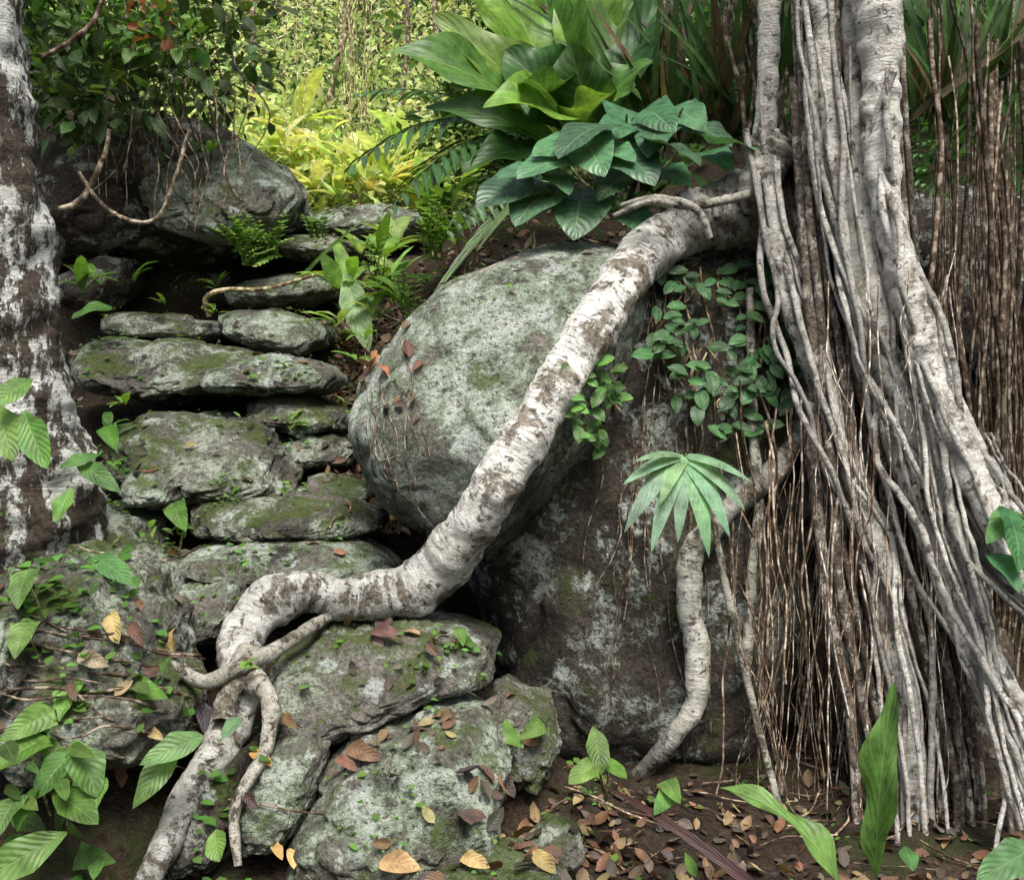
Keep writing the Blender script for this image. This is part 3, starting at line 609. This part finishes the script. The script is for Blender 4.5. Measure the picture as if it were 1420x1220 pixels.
# plants beside the steps
B=Batch(); PY=(.58,.62,.28)
for (u,v,d,n,L,w,c) in [(485,395,5.6,8,.42,.3,G2),(530,360,5.9,9,.4,.28,G2),(560,420,5.3,8,.35,.3,G2),(460,400,5.6,5,.3,.3,(.24,.38,.10)),(600,330,6.2,9,.45,.3,G2),(640,320,5.6,8,.4,.3,G2),(520,440,5.3,6,.25,.3,(.24,.38,.10)),(590,390,5.2,6,.3,.3,G1),(545,390,5.6,8,.4,.3,(.24,.38,.10)),(620,290,6.2,9,.45,.3,G1),(505,470,5.1,5,.2,.3,G2),(550,340,6.2,8,.4,.3,(.28,.42,.12)),(500,350,6.3,8,.35,.3,(.28,.42,.12)),(470,450,5.1,6,.22,.35,(.28,.42,.12)),(495,500,4.9,5,.15,.4,G2),
   (520,270,7.9,12,.8,.34,PY),(430,230,8.6,12,.8,.34,PY),(470,250,8.3,10,.7,.34,(.46,.56,.22)),(590,280,7.6,10,.6,.3,(.36,.5,.16)),(380,220,8.3,9,.6,.3,(.46,.56,.22)),(560,230,8.3,10,.7,.3,(.46,.56,.22)),(410,180,9.5,12,.9,.3,(.42,.52,.18)),(640,260,7.3,9,.5,.3,(.26,.4,.1)),(540,310,7.1,8,.35,.3,(.40,.52,.17)),(470,275,7.5,9,.4,.3,(.45,.54,.2)),(440,265,7.6,9,.5,.3,PY),(500,240,8.1,9,.6,.36,PY),(540,250,7.7,7,.6,.4,PY),(400,215,8.0,8,.5,.3,PY),
   (110,400,4.9,6,.3,.3,G1),(135,395,5.0,4,.25,.3,G1),(185,390,5.4,4,.22,.25,G1),(225,420,5.4,4,.14,.3,G1),(300,400,5.6,5,.16,.3,G1),(290,215,5.5,5,.18,.3,G2),(350,545,4.8,5,.13,.35,G2),(405,590,4.6,6,.12,.4,G2),(150,600,4.4,5,.15,.4,G1),(245,735,4.0,5,.12,.4,G1),(170,560,4.8,5,.13,.4,G2),(395,680,4.2,4,.07,.5,G2),(320,690,4.1,5,.07,.5,G2),(345,930,3.0,5,.06,.5,G2),(480,560,4.7,4,.08,.4,G2),(300,430,5.4,5,.12,.4,G2),(565,720,3.9,4,.07,.5,G2)]:
    rosette(B,W(u,v,d),n,L*.8,w,c,droop=1.1)
for (u,v,d,n,L) in [(350,368,5.45,14,.26),(335,350,5.5,8,.2),(375,355,5.45,10,.22),(600,360,5.8,9,.28),(620,330,5.9,9,.28),(520,400,5.5,8,.24),(570,440,5.1,6,.2),(440,330,6.2,5,.12)]:
    for i in range(n): 
        a=rng.normal(0,.7); l=L*rng.uniform(.6,1.2); b=W(u+rng.normal(0,8),v,d); frond(B,b,b+Vector((math.sin(a)*l*.6,-.1,math.cos(a)*l)),.02,7,.06,.028,(.24,.40,.10))
leaf_to(B,W(478,378,5.5),W(512,488,5.2),.17,.5,(0,-.9,.4),(.26,.42,.19),'oblong',14,6,.25,.06)
leaf_to(B,W(470,400,5.5),W(445,352,5.3),.12,.5,(0,-.9,.4),(.27,.42,.12),'oblong',14,6,.25,.06)
leaf_to(B,W(405,402,5.7),W(512,300,5.6),.03,.5,(0,-.9,.4),(.1,.18,.04),'blade',14,2,.25,.0)
B.build('step_side_plants',M_leaf)

# foreground plants
B=Batch(); S=Batch()
def hl(u,v,s,a,d,col=(.10,.22,.05),kind='heart',w=.85,st=None,up=None):
    du,dv=math.sin(a)*s*.5,math.cos(a)*s*.45
    leaf_to(B,W(u-du,v-dv,d+.04),W(u+du,v+dv,d-.04),s*w*d/F,.4,up or (rng.normal(0,.3),-.75,.6),col,kind,14,8,.2,.07)
    if st: ptube(S,[(u-du,v-dv,d+.04,1.6),((u-du+st[0])/2+rng.normal(0,6),(v-dv+st[1])/2-10,d+.08,1.8),(st[0],st[1],d+.15,2)],5,n=14,col=(.7,.8,.4))
LG=(.14,.27,.065)
hl(30,822,52,-.2,2.9,LG,st=(70,900)); hl(28,892,50,-.3,2.8,LG,st=(70,960)); hl(8,600,90,.25,2.7,LG,'oblong',.6); hl(18,545,70,-.9,2.7,LG,'oblong',.6); hl(50,610,95,.35,2.65,(.12,.25,.05),'oblong',.5); 
hl(160,792,80,.9,3.2,(.12,.26,.09),'lance',.42,st=(210,830)); hl(90,978,52,-.3,2.8,LG,st=(90,1060)); hl(203,960,62,1.3,2.9,LG,'heart',.7,st=(150,1040)); hl(30,1010,75,-1.0,2.65,LG,'heart',.6,st=(70,1100)); hl(20,1050,70,-.9,2.6,G1,st=(70,1130)); hl(75,1075,90,-.6,2.6,(.09,.2,.04),'lance',.55,st=(80,1160)); hl(118,1065,95,.35,2.6,(.09,.2,.04),'oblong',.6,st=(90,1160)); hl(40,1120,80,-.4,2.55,G1,'oblong',.6); hl(30,1190,150,-1.0,2.5,LG,'oblong',.4); hl(105,1120,80,.9,2.55,G1,'oblong',.6); hl(5,1140,60,-.4,2.5,LG)
hl(238,1040,100,-1.1,2.75,(.14,.28,.09),'lance',.4); hl(215,1080,110,-.6,2.75,(.14,.28,.07),'lance',.36); hl(302,1172,50,.1,2.6,LG,'oblong',.8); hl(320,1010,45,-.6,2.85,(.12,.24,.12),'lance',.5)
hl(135,660,80,.9,3.5,(.08,.18,.05),'oblong',.4); hl(110,640,60,-1.2,3.5,(.08,.18,.05),'oblong',.4); hl(90,700,60,-.4,3.4,LG,'oblong',.6); hl(250,720,40,.4,3.9,G1,st=(250,760)); hl(155,610,35,.4,3.9,G1); hl(120,435,45,-1.2,4.2,G1); hl(345,790,45,-1.3,3.9,G2,'lance',.4)
for i in range(26):
    hl(rng.uniform(-10,165),rng.uniform(1010,1210),rng.uniform(24,54),rng.normal(0,1.1),rng.uniform(2.5,2.9),np.array(LG)*rng.uniform(.45,1.0),rng.choice(['heart','oblong','lance']),rng.uniform(.5,.8))
for i in range(22):
    hl(rng.uniform(-10,260),rng.uniform(700,1000),rng.uniform(14,30),rng.normal(0,1.1),rng.uniform(2.85,3.0),np.array(LG)*rng.uniform(.45,1.0),rng.choice(['heart','oblong','lance']),rng.uniform(.5,.8))
hl(828,1040,75,.15,3.0,LG,'oblong',.5,st=(840,1110),up=(.2,-.9,.3)); hl(812,1070,60,-.9,2.95,LG,'oblong',.6,st=(840,1110)); hl(850,1065,50,.9,3.0,G2,'oblong',.5,st=(840,1110))
hl(710,1025,42,.9,3.2,LG); hl(640,885,25,.2,3.35,LG); hl(650,892,22,1.0,3.35,LG); hl(420,1165,28,1.2,2.9,(.14,.24,.14),'lance',.5); hl(735,1015,35,-.9,3.2,LG)
hl(918,1115,40,-.6,2.9,LG,'heart',.8); hl(935,1100,35,.5,2.9,LG); hl(1260,1190,40,.3,2.6,(.08,.2,.06),'oblong',.7); hl(1385,735,55,-.7,3.0,(.08,.20,.07)); hl(1408,760,75,.1,2.95,(.07,.18,.07),'heart',.9); hl(1400,800,55,.5,2.95,(.07,.18,.07)); hl(1400,1195,110,-1.0,2.5,(.09,.22,.07),'oblong',.5)
leaf_to(B,W(1175,1260,2.6),W(998,1092,2.75),.10,1.5,(.5,-.5,.6),(.15,.30,.06),'oblong',30,8,.3,.2)
leaf_to(B,W(1215,1215,2.75),W(1240,945,2.7),.115,.6,(-.55,-.8,.2),(.12,.24,.05),'oblong',38,8,.45,.3)
leaf_to(B,W(965,1215,2.7),W(950,1180,2.7),.03,.25,(-.2,-.95,.2),LG,'lance',8,4,.25,.0)
leaf_to(B,W(1070,1250,2.7),W(830,1085,3.0),.04,.5,(-.2,-.5,.8),(.06,.02,.02),'blade',12,4,.3,.0)
B.build('forest_floor_plants',M_leaf); S.build('plant_stems',M_vine,bpy.data.objects['forest_floor_plants'])

# ---------------------------------------------------------------- ground cover, litter, twigs
LC=[(.14,.085,.055),(.10,.065,.047),(.20,.12,.065),(.28,.21,.11),(.055,.042,.035),(.18,.085,.05),(.10,.08,.07),(.17,.135,.105)]
B=Batch(); P=[];D=[];U=[];L=[];C=[]
def litter(x,y,sz,col,maxs=.45,rockp=.05):
    p,n,isr=drop(x,y)
    if p is None or n.z<maxs: return
    if isr and rng.random()>rockp: return
    a=rng.uniform(0,6.28); t=Vector((math.cos(a),math.sin(a),0)); t=(t-n*t.dot(n)).normalized()
    P.append(p+n*.008); D.append(t+n*rng.uniform(0,.5)); U.append(n+Vector(rng.normal(0,.35,3))); L.append(sz); C.append(col)
for i in range(7500):
    y=rng.uniform(2.4,7)
    if rng.random()<.6: x=rng.uniform(-.56,.56)*y
    else: x=float(np.interp(y,[2.4,3.2,4.2,5,6.5],[.1,.0,-.55,-.8,-1.1]))+rng.normal(0,.22)
    litter(x,y,rng.uniform(.025,.075),LC[rng.integers(0,len(LC))])
for (u,v,n,s) in [(560,730,60,.2),(700,1160,240,.4),(560,700,40,.15),(525,500,40,.1),(480,640,20,.1),(560,1020,20,.12),(20,720,60,.3),(200,640,20,.2),(80,990,30,.3)]:
    p,_=see(u,v)
    for i in range(n): litter(p.x+rng.normal(0,s*.6),p.y+rng.normal(0,s*.5),rng.uniform(.04,.09),LC[rng.integers(0,len(LC))],.3,.3)
add_leaves(B,[tuple(p) for p in P],[tuple(p) for p in D],[tuple(p) for p in U],np.array(L),np.array(L)*.55,rng.uniform(-1.2,1.2,len(L)),rng.uniform(-.3,.6,len(L)),np.array(C),'ovate',5,4,.05,.3)
YL=(.42,.32,.13)
for (u,v,s,a,c) in [(160,870,46,.2,YL),(130,915,46,1.2,(.33,.25,.17)),(245,895,50,.1,YL),(362,1052,36,1.0,(.4,.24,.08)),(555,1200,60,1.4,YL),(660,1195,42,1.2,YL),(755,1195,45,.8,(.33,.25,.11)),(215,1018,30,1.0,YL),(385,1180,28,.5,(.36,.22,.08)),(405,1190,30,.2,YL),(165,1075,36,.2,(.22,.13,.07)),(280,995,50,.15,(.12,.11,.12)),(520,500,28,.2,(.34,.15,.07)),(530,515,28,.8,(.28,.11,.05)),(505,1045,50,1.2,(.17,.08,.05)),(480,1060,34,1.0,(.15,.07,.05)),(600,900,26,.7,(.16,.09,.06)),(535,880,44,1.4,(.12,.07,.05)),(400,1000,30,.9,(.2,.11,.06)),(705,1090,36,.5,(.14,.1,.08)),(785,575,26,.4,(.35,.25,.1)),(940,125,50,.3,(.28,.13,.08)),(350,1110,30,.6,(.08,.05,.04)),(100,960,28,.4,(.1,.06,.04)),(190,880,36,.5,(.1,.06,.04))]:
    p,n=see(u,v); d=p.y-.05; 
    du,dv=math.sin(a)*s*.5,math.cos(a)*s*.5
    leaf_to(B,W(u-du,v-dv,d+.03),W(u+du,v+dv,d-.02),s*.55*d/F,rng.uniform(.3,1.2),(rng.normal(0,.5),-.7,.6),c,'ovate',8,6,.35,.12)
B.build('leaf_litter',M_dead)
B=Batch();P=[];D=[];U=[];L=[];C=[]
def cover(x,y,s,n,sz,col,rp=.3):
    for i in range(n):
        p,nn,_r=drop(x+rng.normal(0,s),y+rng.normal(0,s))
        if p is None or (_r and rng.random()>rp): continue
        a=rng.uniform(0,6.28); P.append(tuple(p+nn*rng.uniform(.0,.04))); D.append((math.cos(a),math.sin(a)-.3,rng.uniform(0,.8))); U.append((rng.normal(0,.3),-.3,1)); L.append(sz*rng.uniform(.5,1.3)); C.append(np.array(col)*rng.uniform(.5,1.3))
for i in range(420):
    y=rng.uniform(2.5,7.5); x=rng.uniform(-.55,.1)*y if rng.random()<.85 else rng.uniform(0,.5)*y
    cover(x,y,rng.uniform(.02,.09),rng.integers(6,22),rng.uniform(.010,.03),(.12,.24,.05),.12 if y<4 else .28)
for i in range(60):
    cover(rng.uniform(-1.5,-.75),rng.uniform(2.45,3.3),.06,12,rng.uniform(.02,.05),(.10,.21,.05),.3)
for (u,v,n,sz) in [(340,925,20,.03),(320,685,30,.02),(400,590,30,.03),(640,970,25,.03),(590,975,25,.03),(560,715,14,.02),(470,730,20,.02),(150,610,30,.03),(400,690,10,.02),(300,690,20,.02),(410,610,30,.03),(350,545,14,.04),(150,560,20,.03),(50,1100,40,.05),(120,1160,40,.04),(540,1160,20,.02),(480,540,14,.02),(300,1020,14,.03),(460,480,30,.04),(480,430,30,.05),(440,370,20,.05),(300,430,20,.03),(380,425,16,.03),(120,640,40,.05),(160,700,40,.04),(220,760,30,.03),(60,740,40,.04)]:
    p,_=see(u,v); cover(p.x,p.y,.05,n,sz,(.13,.26,.06),.8)
add_leaves(B,P,D,U,np.array(L),np.array(L)*.75,rng.uniform(0,.8,len(L)),.2,np.array(C),'ovate',3,2,0,.2)
B.build('ground_cover_seedlings',M_small)
B=Batch()
for i in range(520):
    y=rng.uniform(2.5,6.5); x=rng.uniform(-.55,.5)*y; p,n,isr=drop(x,y)
    if p is None or (isr and rng.random()<.8): continue
    a=rng.uniform(0,6.28); l=rng.uniform(.08,.4); q=[]; z=p.z
    for t in (0,.33,.66,1):
        xx=p.x+math.cos(a)*l*t+rng.normal(0,.012); yy=p.y+math.sin(a)*l*t*.7; pp,_,_=drop(xx,yy)
        if pp is None or abs(pp.z-z)>.10: break
        z=pp.z; q.append((xx,yy,z+.012+rng.uniform(0,.02)))
    if len(q)>=3: tube(B,q,rng.uniform(.0012,.004),4,n=10,jit=.003,col=(.7,.6,.5) if rng.random()<.6 else (.35,.28,.22))
for k in range(12):
    v=845+k*16+rng.normal(0,5); sl=rng.uniform(-10,80); ptube(B,[(u,v+(u/280)*sl+rng.normal(0,9),min(3.2,see(max(u,5),v+(u/280)*sl)[0].y-.02),rng.uniform(.6,2.6)) for u in (-20,40,100,160,220,280)],5,n=40,jit=.008,col=np.array((.6,.52,.45))*rng.uniform(.6,1.2))
B.build('twigs_and_rootlets',M_vine)
B=Batch()
for i in range(18):
    u=rng.normal(490,12) if i<14 else rng.uniform(330,620); d=rng.uniform(7.5,9); ln=rng.uniform(260,330)
    ptube(B,[(u+rng.normal(0,4),-100+q*ln,d,rng.uniform(.4,.9)) for q in (0,.25,.5,.75,1)],4,n=20,jit=.01,col=(1.3,1.3,.8))
for (u,r) in [(470,5),(610,4),(350,4),(560,3)]:
    ptube(B,[(u+rng.normal(0,6),270-q*400,10,r) for q in (0,.3,.6,1)],6,n=20,jit=.02,col=(.7,.65,.5))
B.build('hanging_vines',M_vine)

# ---------------------------------------------------------------- light and camera
w=bpy.data.worlds.new("World"); sc.world=w; w.use_nodes=True; nt=w.node_tree; bg=nt.nodes['Background']
sky=nt.nodes.new('ShaderNodeTexSky'); sky.sky_type='NISHITA'; sky.sun_disc=False
el,az=math.radians(60),math.radians(170)   # azimuth measured from +Y toward +X
sky.sun_elevation=el; sky.sun_rotation=az; sky.dust_density=5; sky.air_density=1.0; sky.ozone_density=.4
nt.links.new(sky.outputs[0],bg.inputs[0]); bg.inputs[1].default_value=.15
sl=bpy.data.lights.new('sun','SUN'); sl.energy=4.8; sl.angle=math.radians(28); sl.color=(1,.975,.925)
so=link(bpy.data.objects.new('sun',sl)); dv=Vector((math.sin(az)*math.cos(el),math.cos(az)*math.cos(el),math.sin(el)))
so.rotation_euler=dv.to_track_quat('Z','Y').to_euler()
cam=bpy.data.cameras.new('camera'); cam.sensor_width=36; cam.lens=36*F/1420; cam.clip_end=400; cam.clip_start=.05
co=link(bpy.data.objects.new('camera',cam)); co.location=(0,0,CZ); co.rotation_euler=(math.pi/2,0,0); sc.camera=co
sc.view_settings.view_transform='Standard'; sc.view_settings.look='None'; sc.view_settings.exposure=0
